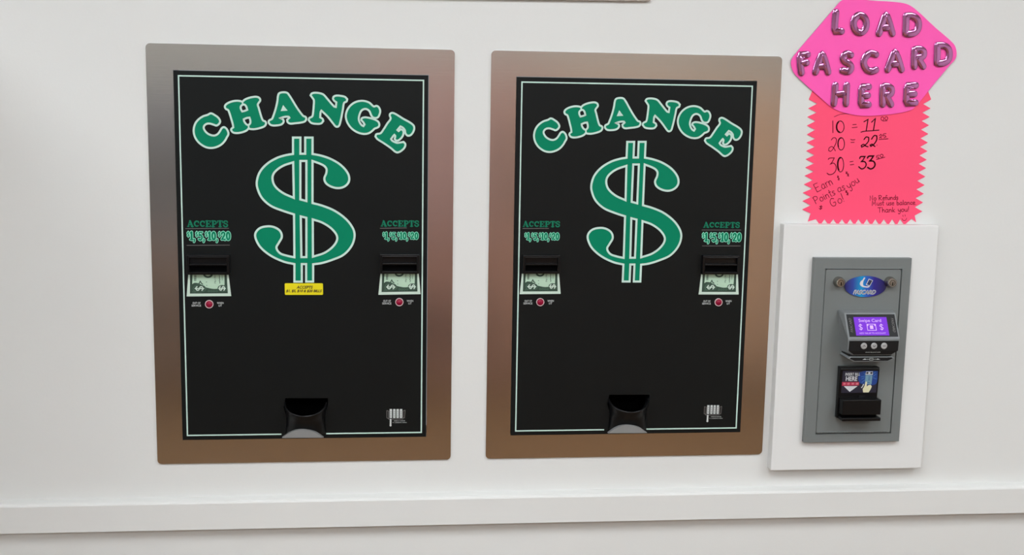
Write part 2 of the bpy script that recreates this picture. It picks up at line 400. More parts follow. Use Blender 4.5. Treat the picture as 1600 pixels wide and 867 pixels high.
# fat slab-serif stroke alphabet for the small print: (stroke points, stroke width) in a box about 0.9 wide and 1 high
def arc(cx, cy, rx, ry, a0, a1, k=14):
    return [(cx + rx * math.cos(math.radians(a0 + (a1 - a0) * i / k)), cy + ry * math.sin(math.radians(a0 + (a1 - a0) * i / k))) for i in range(k + 1)]
SLAB = {
 'A': (1.0, [([(.12, .06), (.42, .92)], .14), ([(.44, .9), (.8, .06)], .28), ([(.25, .32), (.65, .32)], .13), ([(.02, .06), (.28, .06)], .13), ([(.58, .06), (.96, .06)], .13)]),
 'C': (.9, [(arc(.45, .5, .33, .38, 50, 310), .2), (arc(.4, .5, .27, .3, 110, 250), .22), ([(.72, .62), (.75, .85)], .15)]),
 'E': (.9, [([(.24, .08), (.24, .92)], .28), ([(.06, .93), (.76, .93)], .14), ([(.06, .07), (.78, .07)], .14), ([(.3, .5), (.56, .5)], .14), ([(.74, .9), (.74, .72)], .14), ([(.76, .1), (.77, .28)], .14), ([(.56, .4), (.56, .6)], .12)]),
 'P': (.9, [([(.26, .06), (.26, .92)], .28), ([(.04, .93), (.5, .93)], .14), (arc(.48, .68, .26, .24, 90, -90), .2), ([(.3, .44), (.48, .44)], .14), ([(.06, .06), (.5, .06)], .14)]),
 'T': (.9, [([(.45, .06), (.45, .92)], .28), ([(.06, .93), (.84, .93)], .14), ([(.08, .9), (.06, .68)], .14), ([(.82, .9), (.84, .68)], .14), ([(.24, .06), (.66, .06)], .14)]),
 'S': (.82, [([(.68, .74), (.6, .88), (.4, .93), (.2, .86), (.15, .7), (.26, .58), (.5, .48), (.66, .36), (.66, .2), (.52, .08), (.32, .07), (.14, .18), (.1, .3)], .2)]),
 '1': (.55, [([(.3, .06), (.3, .94)], .26), ([(.1, .84), (.3, .93)], .16), ([(.06, .06), (.54, .06)], .14)]),
 '5': (.72, [([(.2, .92), (.62, .92)], .16), ([(.18, .92), (.16, .55)], .14), ([(.16, .56), (.34, .62), (.52, .5), (.58, .3), (.48, .08), (.28, .02), (.12, .12)], .22)]),
 '0': (.72, [(arc(.36, .5, .22, .42, 0, 360, 20), .24)]),
 '2': (.74, [([(.14, .72), (.2, .88), (.38, .94), (.54, .84), (.54, .64), (.38, .4), (.14, .1)], .22), ([(.12, .08), (.36, .12), (.62, .04)], .18), ([(.62, .04), (.64, .2)], .12)]),
 ',': (.3, [([(.15, .12), (.18, -.02), (.08, -.22)], .16)]),
 '$': (.42, [([(.34, .86), (.24, .92), (.12, .86), (.12, .74), (.3, .66), (.34, .54), (.24, .46), (.1, .52)], .1), ([(.22, 1.0), (.22, .38)], .06)]),
}
def slab_text(b, s, u0, v0, u1, v1, inks, n):
    """inks: list of (material, extra stroke width) from bottom to top; the text fills the box"""
    W_ = sum(SLAB[c][0] for c in s); k = (u1 - u0) / W_; hh = v1 - v0
    for li, (m, ex) in enumerate(inks):
        x = 0
        for c in s:
            adv, st = SLAB[c]
            for pts, wd in st:
                q = smooth([(u0 + (x + p[0]) * k, v0 + p[1] * hh) for p in pts], False, 3)
                b.ribbon(q, wd * (k + hh) / 2 + ex, m, n + li * .0002)
            if c == '0' and ex: b.disc(u0 + (x + .36) * k, v0 + .5 * hh, .15 * k, m, n + .00019, ry=.36 * hh)
            x += adv

DV = Vector((0, 0, HB))
def put(ob): ob.location.z = HB; return ob

ROWS = []
def machine_common(t):
    """parts that both machines share"""
    b = MB()
    b.poly(rrect(-M_W/2, -HB, M_W/2, HB, .007), 'steel', .003, holes=[[(-.201, -.3008), (.201, -.3008), (.201, .3012), (-.201, .3012)]], back=0.0002)
    put(b.build('steel_surround', t))
    # black face with the opening of the coin return
    b = MB()
    op = [P1(*p) for p in [(446, 622), (513, 622), (512.5, 634), (508, 646), (500, 655), (455, 656), (447, 648), (443.5, 637)]]
    b.poly([(-.2, -.3), (.2, -.3), (.2, .3003), (-.2, .3003)], 'black_panel', PF, holes=[op], back=-.012)
    put(b.build('front_panel', t))
    # printed border line, broken at the coin cup
    b = MB(); i_ = .0078
    cl, cr = P1(440, 682)[0], P1(510, 682)[0]
    b.ribbon([(cl, -.3 + i_), (-.2 + i_, -.3 + i_), (-.2 + i_, .3 - i_), (.2 - i_, .3 - i_), (.2 - i_, -.3 + i_), (cr, -.3 + i_)], .0022, 'mint_ink', PF + .0003, caps=False)
    put(b.build('border_line', t))
    for ch in 'CHANGE': outlined('printed_letter', LET[ch], t)
    outlined('dollar_sign', DOLLAR, t, .0034)
    # cabinet behind the face with the coin pocket in front of it
    b = MB(); b.box(-.19, -.29, -.25, .19, .29, -.075, 'deep_black'); put(b.build('cabinet', t))
    # coin return: pocket, cup, lip
    c0 = (P1(444, 640)[0] + P1(512, 640)[0]) / 2
    b = MB()
    u0, u1 = c0 - .0365, c0 + .0365; v0, v1 = -.2925, -.222
    b.box(u0, v0, -.07, u1, v1, -.066, 'deep_black'); b.box(u0, v0, -.066, u0 + .002, v1, -.0125, 'deep_black'); b.box(u1 - .002, v0, -.066, u1, v1, -.0125, 'deep_black')
    b.box(u0 + .002, v1 - .002, -.066, u1 - .002, v1, -.0125, 'deep_black'); b.box(u0 + .002, v0, -.066, u1 - .002, v0 + .002, -.0125, 'deep_black')
    put(b.build('coin_pocket', t))
    b = MB(); K = 22
    def ringc(ru, dn, v, sag, off=0):
        return [(c0 + (ru - off) * math.cos(math.pi * i / K), v - sag * math.sin(math.pi * i / K), PF + max(0, (dn - off)) * math.sin(math.pi * i / K) + .0002) for i in range(K + 1)]
    out = [ringc(.0345, .030, -.2375, .0160), ringc(.0350, .0295, -.2395, .0160), ringc(.0325, .024, -.252, .0130), ringc(.0318, .0175, -.268, .006), ringc(.0335, .0145, -.2905, 0)]
    inn = [ringc(.0345, .030, -.2375, .0160, .0018), ringc(.0318, .022, -.256, .0120, .0018), ringc(.030, .012, -.284, 0, .0018)]
    allr = list(reversed(inn)) + out; k = K + 1
    vs = [p for r in allr for p in r]; fs = []
    for i in range(len(allr) - 1):
        for j in range(K): fs.append((i * k + j, i * k + j + 1, (i + 1) * k + j + 1, (i + 1) * k + j))
    b.add(vs, fs, 'black_plastic', True)
    b.add(inn[-1], [tuple(range(k))], 'black_plastic'); b.add(out[-1], [tuple(range(k))], 'black_plastic')
    cup = put(b.build('coin_cup', t))
    b = MB()
    a0, a1, a2 = P1(441, 683.5, .026), P1(472, 670.5, .026), P1(506, 683, .026)
    seg = smooth([a0, P1(455, 674.5, .026), a1, P1(491, 674, .026), a2], False, 5)
    b.poly(seg, 'cup_metal', .0285, back=.021); lip = b.build('lip', cup)
    # maker's mark: four columns on a tray, a handle and two lines of tiny print
    b = MB(); q = lambda x, y: P1(598 + x / 21.67, 632 + y / 21.67)
    def line(pts, wd, m='white_ink'): b.ribbon([q(*p) for p in pts], wd / 21.67 * .00105, m, PF + .0003)
    for cx in (282, 400, 512, 627):
        p0, p1 = q(cx - 40, 455), q(cx + 40, 150); b.rect(p0[0], p0[1], p1[0], p1[1], 'white_ink', PF + .0003)
        for yy in (228, 290, 355, 405):
            c = q(cx, yy); b.disc(c[0], c[1], .0007, 'black_panel', PF + .0005, seg=8)
    line([(145, 200), (145, 450), (205, 470), (205, 215), (145, 200)], 18, 'grey_ink'); line([(765, 190), (745, 445), (695, 455), (695, 215), (765, 190)], 18, 'grey_ink')
    line([(205, 490), (690, 490)], 22, 'grey_ink'); line([(275, 510), (272, 690)], 56); c = q(272, 705); b.disc(c[0], c[1], .0017, 'white_ink', PF + .0003, seg=12)
    c = q(575, 550); b.text('AMERICAN CHANGER', c[0], c[1], .0185, .0014, 'white_ink', PF + .0003, bold=.01)
    c = q(580, 610); b.text('FT. LAUDERDALE, FLORIDA', c[0], c[1], .0235, .0014, 'white_ink', PF + .0003, bold=.01)
    put(b.build('maker_mark', t))

def acceptor(t, i, box, bill, led, big, acc, price, lines):
    """bill acceptor i with its print; all numbers are read off the photograph and turned into sizes on the panel"""
    a0 = Pn(i, box[0], box[3], .012); a1 = Pn(i, box[2], box[1], .012)
    u0, v0, u1, v1 = a0[0], a0[1], a1[0], a1[1]; hh = v1 - v0
    b = MB()
    vs0, vs1 = v0 + hh * .12, v0 + hh * .46                      # slot
    b.poly([(u0, v0), (u1, v0), (u1, v1), (u0, v1)], 'black_plastic', PF + .010, holes=[[(u0 + .004, v0 + .0025), (u1 - .004, v0 + .0025), (u1 - .004, v1 - .0035), (u0 + .004, v1 - .0035)]], back=PF)
    bez = put(b.build('bill_acceptor', t, bevel=.0008))
    b = MB()                                                      # face set back between a hooded top and the slot lips
    b.box(u0 + .0042, v0 + hh * .56, PF, u1 - .0042, v1 - .0037, PF + .004, 'black_plastic')
    b.build('face_plate', bez)
    b = MB(); b.box(u0 + .0042, vs1, PF, u1 - .0042, vs1 + .0028, PF + .0095, 'black_plastic'); b.build('slot_lip', bez, bevel=.0005)
    b = MB(); b.box(u0 + .0042, v0 + .0027, PF, u1 - .0042, vs0, PF + .0105, 'black_plastic'); b.build('slot_lip', bez, bevel=.0005)
    b = MB(); b.rect(u0 + .0042, vs0, u1 - .0042, vs1, 'deep_black', PF + .0006); b.build('slot', bez)  # flat near-black sheet gives the slot opening its dark
    # printed bill below the slot
    B = [Pn(i, *p) for p in bill]                                 # top-left, top-right, bottom-right, bottom-left
    def g(s, r):                                                  # s across 0..1, r up 0..1
        lo = (B[3][0] + (B[2][0] - B[3][0]) * s, B[3][1] + (B[2][1] - B[3][1]) * s); hi = (B[0][0] + (B[1][0] - B[0][0]) * s, B[0][1] + (B[1][1] - B[0][1]) * s)
        return (lo[0] + (hi[0] - lo[0]) * r, lo[1] + (hi[1] - lo[1]) * r)
    N = PF + .0003; st = .00015
    b = MB()
    b.poly([g(0, 0), g(1, 0), g(1, 1), g(0, 1)], 'bill_edge', N)
    b.poly([g(.07, .13), g(.93, .13), g(.955, 1), g(.045, 1)], 'bill_ink', N + st)
    b.poly(smooth([g(.105, 1), g(.112, .56), g(.16, .62), g(.26, .60), g(.35, .52), g(.43, .42), g(.52, .37), g(.62, .34), g(.72, .36), g(.80, .46), g(.875, .52), g(.9, 1)]), 'bill_paper', N + 2 * st)
    def ell(cs, cr, rs, rr, m, k, a0=0, a1=360, close=True):
        pts = [g(cs + rs * math.cos(math.radians(a0 + (a1 - a0) * j / 26)), min(1, cr + rr * math.sin(math.radians(a0 + (a1 - a0) * j / 26)))) for j in range(26)]
        b.poly(pts, m, N + k * st)
    ell(.285, .365, .152, .180, 'bill_mid', 3); ell(.285, .365, .145, .17, 'bill_ink', 4)
    ell(.815, .365, .110, .158, 'bill_mid', 3); ell(.815, .365, .105, .15, 'bill_ink', 4)
    for cs, wd in ((.285, .0140), (.81, .0105)):
        c = g(cs, .365); b.dollar(c[0], c[1], .0078, wd, .0017, 'bill_edge', N + 5 * st, ang=math.radians(90))
    ell(.49, 1.02, .12, .17, 'bill_ink', 3, 180, 360); ell(.49, 1.03, .07, .10, 'bill_paper', 4, 180, 360)
    for k in range(7): p, q_ = g(.15, .72 + k * .04), g(.205, .742 + k * .04); b.rect(p[0], p[1], q_[0], q_[1], 'bill_ink', N + 3 * st)
    c = g(.66, .78); b.text('P6170', c[0], c[1], .0125, .0028, 'bill_ink', N + 3 * st, ang=math.radians(90))
    b.ribbon([g(.765, .6), g(.772, .66), g(.76, .72), g(.775, .78), g(.765, .84), g(.775, .9), g(.768, .98)], .0009, 'bill_ink', N + 3 * st)
    b.ribbon([g(.83, .74), g(.84, .99)], .0005, 'bill_ink', N + 3 * st)
    for s, r in ((.45, .66), (.455, .5)): c = g(s, r); b.disc(c[0], c[1], .0009, 'bill_ink', N + 3 * st, ry=.0006, seg=8)
    b.ribbon([g(.27, .58), g(.30, .70), g(.33, .6), g(.36, .56)], .0016, 'bill_ink', N + 3 * st)       # sprig over the roundel
    for s in (.5, .56, .62, .68): c = g(s, .24); b.ring(c[0], c[1], .0012, .0016, 'bill_mid', N + 3 * st, seg=12)
    for s in (.12, .15, .18): b.ribbon([g(s, .17), g(s + .03, .28)], .0004, 'bill_mid', N + 3 * st)
    put(b.build('bill_picture', t))
    # out-of-service lamp
    c = Pn(i, *led)
    b = MB(); b.ring(c[0], c[1], .0056, .0067, 'lamp_ring', PF + .0022, back=PF); rg = put(b.build('warning_lamp', t))
    b = MB(); rr = [(.0055, .0006), (.0055, .0018), (.0047, .0032), (.0026, .0042), (.0008, .0046)]
    b.loft([[(c[0] + r * math.cos(2 * math.pi * j / 20), c[1] + r * math.sin(2 * math.pi * j / 20), PF + n) for j in range(20)] for r, n in rr], 'red_lens', sm=True); b.build('red_lens', rg)
    b = MB()
    b.text('OUT OF', c[0] - .0202, c[1] + .0018, .0122, .0031, 'white_ink', PF + .0003, bold=.02); b.text('SERVICE', c[0] - .0207, c[1] - .0024, .0150, .0031, 'white_ink', PF + .0003, bold=.02)
    put(b.build('lamp_caption', t)); b = MB()
    b.text('WHEN', c[0] + .0175, c[1] + .0018, .0105, .0031, 'white_ink', PF + .0003, bold=.02); b.text('LIT', c[0] + .0175, c[1] - .0024, .0052, .0031, 'white_ink', PF + .0003, bold=.02)
    put(b.build('lamp_caption', t))
    # accepted notes
    b = MB(); p0, p1 = Pn(i, acc[0], acc[3]), Pn(i, acc[2], acc[1])
    slab_text(b, 'ACCEPTS', p0[0], p0[1], p1[0], p1[1], [('dark_green_ink', 0)], PF + .0003); put(b.build('accepts_lettering', t))
    b = MB(); p0, p1 = Pn(i, price[0], price[3]), Pn(i, price[2], price[1])
    slab_text(b, '$1,$5,$10,$20', p0[0], p0[1], p1[0], p1[1], [('mint_bright', .0019 if big else .0016), ('green_ink', 0)], PF + .0003); put(b.build('note_values', t))
    if lines:
        b = MB()
        for (xa, ya, xb, yb) in lines: b.ribbon([Pn(i, xa, ya), Pn(i, xb, yb)], .0009, 'grey_ink', PF + .0003, caps=False)
        put(b.build('printed_rule', t))

cx, cz, ro = MACH[0]
m1 = empty('change_machine', (cx, 0, ZC + cz - HB), 'black change machine with yellow sticker under its green dollar sign, left of the two', 'change machine', 'wall change machines')
machine_common(m1)
cx, cz, ro2 = MACH[1]
m2 = m1.copy(); COL.objects.link(m2); m2.location = (cx, 0, ZC + cz - HB)
m2['label'] = 'black change machine without yellow sticker, beside the grey card kiosk'
for ch in list(m1.children):
    c = ch.copy(); COL.objects.link(c); c.parent = m2
    for g_ in ch.children:
        d = g_.copy(); COL.objects.link(d); d.parent = c
acceptor(m1, 0, (293, 398, 359, 428.5), [(294.5, 429), (357.5, 429), (361.7, 462.5), (292, 463)], (327.4, 475), True, (293, 344.5, 357, 354.5), (292.5, 362, 360.5, 375), [(290, 357.2, 358, 356.6), (292, 383.3, 359.5, 382.8)])
acceptor(m1, 0, (594, 397, 655.6, 427), [(594.8, 427.5), (654.7, 427), (657.5, 459.5), (591.5, 460.5)], (624.3, 471.7), False, (595.5, 344.5, 655.5, 353.8), (598, 363, 654, 373.5), [(594, 356.6, 636, 356)])
acceptor(m2, 1, (817, 398.6, 875.6, 427), [(816, 427.5), (874, 427), (876.6, 459), (812.5, 459.5)], (844.6, 471.7), False, (817.5, 345.5, 876, 354.5), (820, 364, 874.5, 374.5), [(817, 357, 858, 356.8)])
acceptor(m2, 1, (1096.6, 399, 1155.6, 428), [(1096, 428.5), (1153.5, 428.5), (1154.7, 460), (1092, 460)], (1123, 472), True, (1099.5, 347, 1157, 355.6), (1097, 364, 1159, 377), [(1097, 359.3, 1158.5, 359.3), (1097.5, 384.2, 1157.5, 384.2)])
# yellow sticker
b = MB(); a = P1(445.5, 460.5); c = P1(505, 442.5)
b.poly(rrect(a[0], a[1], c[0], c[1], .0016, 3), 'yellow_vinyl', PF + .0009, back=PF + .0003)
st_ = put(b.build('yellow_sticker', m1))
b = MB(); c = P1(476.5, 448.6); b.text('ACCEPTS', c[0], c[1], .0262, .0045, 'sticker_ink', PF + .0011, shear=.3, bold=.07)
c = P1(475.4, 454.6); b.text("$1, $5, $10 & $20 BILLS", c[0], c[1], .0575, .0047, 'sticker_ink', PF + .0011, shear=.3, bold=.07); b.build('sticker_lettering', st_)
m1.rotation_euler.y = -ro; m2.rotation_euler.y = -ro2

# ------------------------------------------------------------------ steel-edged sign above the machines: only its lower edge is in view
sg = empty('wall_sign', (0.24, 0, ZC + .4222), 'steel-edged wall sign whose lower edge shows at the top of the photo', 'sign')
sg.rotation_euler.y = -.013
b = MB(); b.poly(rrect(-.32, 0, .32, .45, .006), 'steel', .006, holes=[[(-.28, .04), (.28, .04), (.28, .41), (-.28, .41)]], back=.0005); b.build('sign_frame', sg)
b = MB(); b.box(-.2795, .0405, .0005, .2795, .4095, .003, 'board_paint'); b.build('sign_panel', sg)

# ------------------------------------------------------------------ white mounting board and card kiosk
b = MB()
BX0, BX1, BZ0, BZ1 = .798, 1.0715, ZC - .3645, ZC + .0655
b.box(BX0, BZ0, .0003, BX1, BZ1, .020, 'board_paint')
tag(b.build('mounting_board', bevel=.0015, origin=((BX0 + BX1) / 2, 0, BZ0)), 'plain white painted board on the wall behind the grey card kiosk', 'board')

KX, KZ = .9365, ZC - .312                     # kiosk frame: middle, bottom
kk = empty('card_kiosk', (KX, 0, KZ), 'grey metal card loading kiosk with purple screen and blue oval badge', 'kiosk')
def Kp(px, py, n): x, z = wallpt(px, py, n); return x - KX, z - KZ
FR = .030
b = MB()
fo = (-.0858, 0, .0858, .3225); dr = (-.0657, .0150, .0697, .3040)
b.poly([(fo[0], fo[1]), (fo[2], fo[1]), (fo[2], fo[3]), (fo[0], fo[3])], 'kiosk_paint', FR, holes=[[(dr[0], dr[1]), (dr[2], dr[1]), (dr[2], dr[3]), (dr[0], dr[3])]], back=.0202)
b.build('door_frame', kk, bevel=.0008)
b = MB(); b.rect(dr[0], dr[1], dr[2], dr[3], 'deep_black', .0215); b.build('recess', kk)
DF = .0292
b = MB(); g_ = .0013
b.poly(rrect(dr[0] + g_, dr[1] + g_, dr[2] - g_, dr[3] - g_, .0025, 3), 'kiosk_paint', DF, back=.0217); door = b.build('door', kk)
b = MB()
b.tube([(dr[0] + .006, dr[1] + .0030), (dr[2] - .006, dr[1] + .0030)], .0011, 'kiosk_paint', DF + .0003, 1.0, 8)
for k in range(24):
    x0 = dr[0] + .008 + k * .0051; b.rect(x0, dr[1] + .0026, x0 + .0008, dr[1] + .0034, 'deep_black', DF + .0016)
b.build('hinge', door)
for px in (1309.5, 1389.5):                   # the two cylinder locks
    c = Kp(px, 440, DF); b = MB()
    rr = [(.0092, 0), (.0092, .004), (.0082, .0062), (.0078, .0125), (.0066, .0135)]
    b.loft([[(c[0] + r * math.cos(2 * math.pi * j / 24), c[1] + r * math.sin(2 * math.pi * j / 24), DF + n) for j in range(24)] for r, n in rr], 'lock_metal', sm=True)
    lk = b.build('lock', kk)
    b = MB(); b.ring(c[0], c[1], .0042, .0048, 'reader_black', DF + .0137, seg=18); b.rect(c[0] - .0006, c[1] - .0044, c[0] + .0010, c[1] + .0010, 'deep_black', DF + .0138); b.build('keyhole', lk)
# oval badge
c = Kp(1352.4, 447.6, DF + .002); b = MB()
el = lambda k: [(c[0] + .0367 * k * math.cos(2 * math.pi * j / 40), c[1] + .0182 * k * math.sin(2 * math.pi * j / 40)) for j in range(40)]
b.poly(el(1), 'badge_blue', DF + .0022, back=DF + .0001); bg = b.build('badge', kk)
b = MB(); n_ = DF + .0024
z9 = lambda x, y: Kp(1270 + x / 9.41, 395 + y / 9.41, n_)
b.poly(smooth([z9(*p) for p in [(755, 360), (772, 368), (748, 410), (738, 450), (745, 480), (775, 490), (810, 492), (845, 480), (820, 508), (770, 508), (720, 495), (692, 460), (705, 420), (730, 398)]], True, 4), 'pale_grey', n_)
b.poly([z9(*p) for p in [(825, 380), (885, 405), (838, 492), (780, 470)]], 'pale_grey', n_)
b.poly([z9(*p) for p in [(830, 390), (876, 408), (836, 480), (793, 464)]], 'label_night', n_ + .0001)
b.poly([z9(*p) for p in [(842, 395), (852, 399), (815, 474), (805, 470)]], 'label_blue', n_ + .0002)
b.build('emblem', bg)
b = MB(); p = z9(760, 578); b.text('FASCARD', p[0], p[1], .0392, .0066, 'pale_grey', n_, shear=.35, bold=.13); b.text('FASCARD', p[0], p[1], .0386, .0060, 'label_night', n_ + .0003, shear=.35, bold=.0); b.build('badge_lettering', bg)

# card reader: wedge body with sloping screen face, key face and a card tray below
z8 = lambda x, y, n: Kp(1290 + x / 7.88, 470 + y / 7.88, n)
def avg(a, b_): return (a + b_) / 2
TL, TR = z8(215, 145, DF + .018), z8(850, 150, DF + .018)
RL, RR = z8(280, 458, DF + .042), z8(920, 472, DF + .042)
LL, LR = z8(280, 610, DF + .041), z8(910, 610, DF + .041)
CL, CR = z8(365, 672, DF + .038), z8(810, 670, DF + .038)
uL = (TL[0] + RL[0] + LL[0]) / 3; uR = (TR[0] + RR[0] + LR[0]) / 3
vT, vR, vL, vC = avg(TL[1], TR[1]), avg(RL[1], RR[1]), avg(LL[1], LR[1]), avg(CL[1], CR[1])
cL, cR = CL[0], CR[0]
ch_ = min(cL - uL, uR - cR)
side = lambda u, uc: [(u + (-.005 if u < 0.02 else .003), vT + .002, DF + .0002), (u, vT, DF + .018), (u, vR, DF + .042), (u, vL, DF + .041), (uc, vC, DF + .038), (uc + (-.006 if u < 0.02 else .003), vC, DF + .0002)]
b = MB(); b.loft([side(uL, uL + ch_), side(uR, uR - ch_)], 'reader_grey'); rd = b.build('card_reader', kk, bevel=.0015)
slope = lambda u, v: DF + .018 + (vT - v) / (vT - vR) * .024
def face(pts, m, lift, name, par):
    b = MB(); b.poly(pts, m, fn=lambda u, v: slope(u, v) + lift); return b.build(name, par)
d_ = vT - vR
bz = face([(uL + .0028, vR + .0030), (uR - .0028, vR + .0030), (uR - .0028, vT - .0022), (uL + .0028, vT - .0022)], 'reader_black', .0006, 'screen_bezel', rd)
su0, su1 = uL + (uR - uL) * .16, uL + (uR - uL) * .80; sv0, sv1 = vR + d_ * .125, vR + d_ * .84
face([(su0, sv0), (su1, sv0), (su1, sv1), (su0, sv1)], 'screen_glow', .0011, 'screen', bz)
b = MB(); f2 = lambda u, v: slope(u, v) + .0015
S = lambda s, t: (su0 + (su1 - su0) * s, sv0 + (sv1 - sv0) * t); sw, sh = su1 - su0, sv1 - sv0
p = S(.48, .79); b.text('Swipe Card', p[0], p[1], sw * .68, sh * .22, 'screen_text', fn=f2, bold=.01)
for s in (.17, .80): p = S(s, .46); b.dollar(p[0], p[1], sw * .115, sh * .34, .0010, 'screen_text', fn=f2)
def quad(s0, t0, s1, t1): b.poly([S(s0, t0), S(s1, t0), S(s1, t1), S(s0, t1)], 'screen_text', fn=f2)
quad(.36, .27, .64, .30); quad(.36, .60, .64, .63); quad(.36, .27, .38, .63); quad(.62, .27, .64, .63); quad(.45, .36, .55, .55); quad(.37, .52, .41, .60); quad(.59, .52, .63, .60)
p = S(.5, .13); b.text('ADD VALUE TO ACCOUNT', p[0], p[1], sw * .80, sh * .085, 'screen_text', fn=f2)
b.build('screen_writing', bz)
b = MB(); f3 = lambda u, v: slope(u, v) + .0009
for s, a in ((.09, 90), (.91, -90)):
    b.text('FASCARD', uL + (uR - uL) * s, (vT + vR) / 2 + .001, d_ * .55, .0042, 'grey_ink', fn=f3, ang=math.radians(a), shear=.3)
    b.build('bezel_lettering', bz); b = MB()
# key face
kn = lambda v: DF + .0420 - (vR - v) / (vR - vL) * .001
b = MB()
def keyn(u, v): return (kn(v) if v > vL else DF + .041 - (vL - v) / (vL - vC) * .003) + .0005
b.poly([(uL + .0020, vR - .0036), (uL + .0020, vL - .0004), (uL + ch_ + .001, vC + .0018), (uR - ch_ - .001, vC + .0018), (uR - .0020, vL - .0004), (uR - .0020, vR - .0036)][::-1], 'reader_black', fn=lambda u, v: keyn(u, v) + .0006)
kf = b.build('key_panel', rd)
for s, sym in ((.305, 'up'), (.5, 'down'), (.695, 'minus')):
    u = uL + (uR - uL) * s; v = vR - (vR - vL) * .60; n0 = kn(v)
    b = MB(); rr = [(.0054, .0008), (.0054, .0022), (.0046, .0028), (.0035, .0025)]
    b.loft([[(u + r * math.cos(2 * math.pi * j / 20), v + r * math.sin(2 * math.pi * j / 20), n0 + n) for j in range(20)] for r, n in rr], 'button_grey', sm=True)
    pts = {'up': [(-.0022, -.0008), (0, .0012), (.0022, -.0008)], 'down': [(-.0022, .0008), (0, -.0012), (.0022, .0008)], 'minus': [(-.0024, 0), (.0024, 0)]}[sym]
    b.ribbon([(u + x, v + y) for x, y in pts], .0008, 'reader_black', n0 + .0028)
    b.build('button', kf)
b = MB(); b.text('www.fascard.com', (uL + uR) / 2 - .0005, vL - .0028, .026, .0019, 'white_ink', fn=lambda u, v: keyn(u, v) + .0010, bold=.01); b.build('key_panel_lettering', kf)
# tray
tv1 = vC - .0026; tv0 = tv1 - .0082; tL, tR = uL + .0030, uR - .0045
b = MB()
pr = lambda n: [(tL, tv1 - .0025, n), (tL + .0115, tv0, n), (tR - .0115, tv0, n), (tR, tv1 - .0025, n), (tR - .004, tv1, n), (tL + .004, tv1, n)]
b.loft([pr(DF + .0002), pr(DF + .037)], 'reader_grey'); tr = b.build('card_tray', kk, bevel=.0008)
b = MB(); tm = (tv0 + tv1) / 2
b.poly([(tL + .0035, tm + .0012), (tL + .0125, tv0 + .0013), (tR - .0125, tv0 + .0013), (tR - .0035, tm + .0012), (tR - .006, tv1 - .0012), (tL + .006, tv1 - .0012)], 'reader_black', DF + .0374)
mid = (tL + tR) / 2; n_ = DF + .0378
b.ribbon([(mid - .012, tm), (mid - .004, tm)], .0005, 'white_ink', n_); b.ribbon([(mid + .004, tm), (mid + .012, tm)], .0005, 'white_ink', n_)
b.poly([(mid - .0155, tm - .0006), (mid - .009, tm - .0006), (mid - .011, tm + .0012)], 'white_ink', n_); b.poly([(mid + .0155, tm - .0006), (mid + .009, tm - .0006), (mid + .011, tm + .0012)], 'white_ink', n_)
b.ribbon([(mid - .003, tm - .0012), (mid + .003, tm - .0012), (mid + .003, tm + .0014), (mid - .003, tm + .0014)], .0005, 'white_ink', n_, closed=True)
b.build('tray_marking', tr)
b = MB(); b.box(tL + .004, tv1 - .0002, DF + .0004, tR - .004, vC + .0006, DF + .030, 'reader_black'); b.build('card_slot', tr)

# bill acceptor of the kiosk
y8 = lambda x, y, n: Kp(1290 + x / 7.88, 560 + y / 7.88, n)
aL = y8(165, 105, DF + .006)[0]; aR = y8(660, 105, DF + .010)[0]; aT = y8(165, 105, DF + .010)[1]
aB = y8(225, 765, DF + .026)[1]
b = MB()
vn = y8(400, 512, DF + .027)[1]
bs = lambda u: [(u, aT, DF + .0002), (u, aT, DF + .012), (u, aT - .004, DF + .013), (u, vn + .004, DF + .010), (u, aB, DF + .010), (u, aB, DF + .0002)]
b.loft([bs(aL), bs(aR)], 'black_plastic'); ba = b.build('bill_acceptor', kk, bevel=.001)
nL, nR = aL + .0022, aR + .0006
b = MB(); v_s0, v_s1 = aB + .0052, aB + .0098
b.box(nL, v_s1, DF + .0104, nR, vn, DF + .027, 'black_plastic'); b.build('nose', ba, bevel=.0012)
b = MB(); b.box(nL, aB - .0006, DF + .0104, nR, v_s0, DF + .029, 'black_plastic'); b.build('lower_lip', ba, bevel=.0012)
b = MB(); b.box(nL + .003, v_s0 + .0002, DF + .0104, nR - .003, v_s1 - .0002, DF + .016, 'deep_black'); b.build('slot', ba)
b = MB(); b.box(avg(nL, nR) + .0000, vn - .001, DF + .0104, avg(nL, nR) + .011, vn + .0035, DF + .0125, 'reader_black'); b.build('latch', ba)
# printed label
ln = lambda u, v: DF + .0130 - (aT - .004 - v) / (aT - .004 - vn - .004) * .003 + .0003
l0 = y8(200, 425, DF + .0115); l1 = y8(640, 150, DF + .013)
lu0, lv0, lu1, lv1 = aL + .0045, l0[1], aR - .0028, l1[1]
Q = lambda x, y: (lu0 + (lu1 - lu0) * (x - 205) / 1045, lv1 - (lv1 - lv0) * (y - 80) / 670)      # label zoom coordinates
b = MB()
def lay(pts, m, k, sm=False): b.poly(smooth(pts, True, 3) if sm else pts, m, fn=lambda u, v: ln(u, v) + k * .00015)
lay([Q(205, 80), Q(1250, 80), Q(1250, 750), Q(205, 750)], 'label_night', 0)
lay([Q(*p) for p in [(700, 130), (850, 85), (1240, 90), (1245, 440), (1130, 520), (760, 470), (680, 330)]], 'label_blue', 1, True)
for pts in ([(760, 260), (870, 240)], [(770, 330), (860, 290)], [(1110, 250), (1190, 180)], [(1110, 290), (1210, 330)], [(790, 430), (870, 350)], [(1120, 160), (1170, 120)], [(830, 150), (870, 200)]):
    q_ = [Q(*p) for p in pts]; b.ribbon(q_, .0008, 'label_sky', DF + .0132)
lay([Q(890, 100), Q(1090, 100), Q(1100, 200), Q(880, 200)], 'pale_grey', 3)
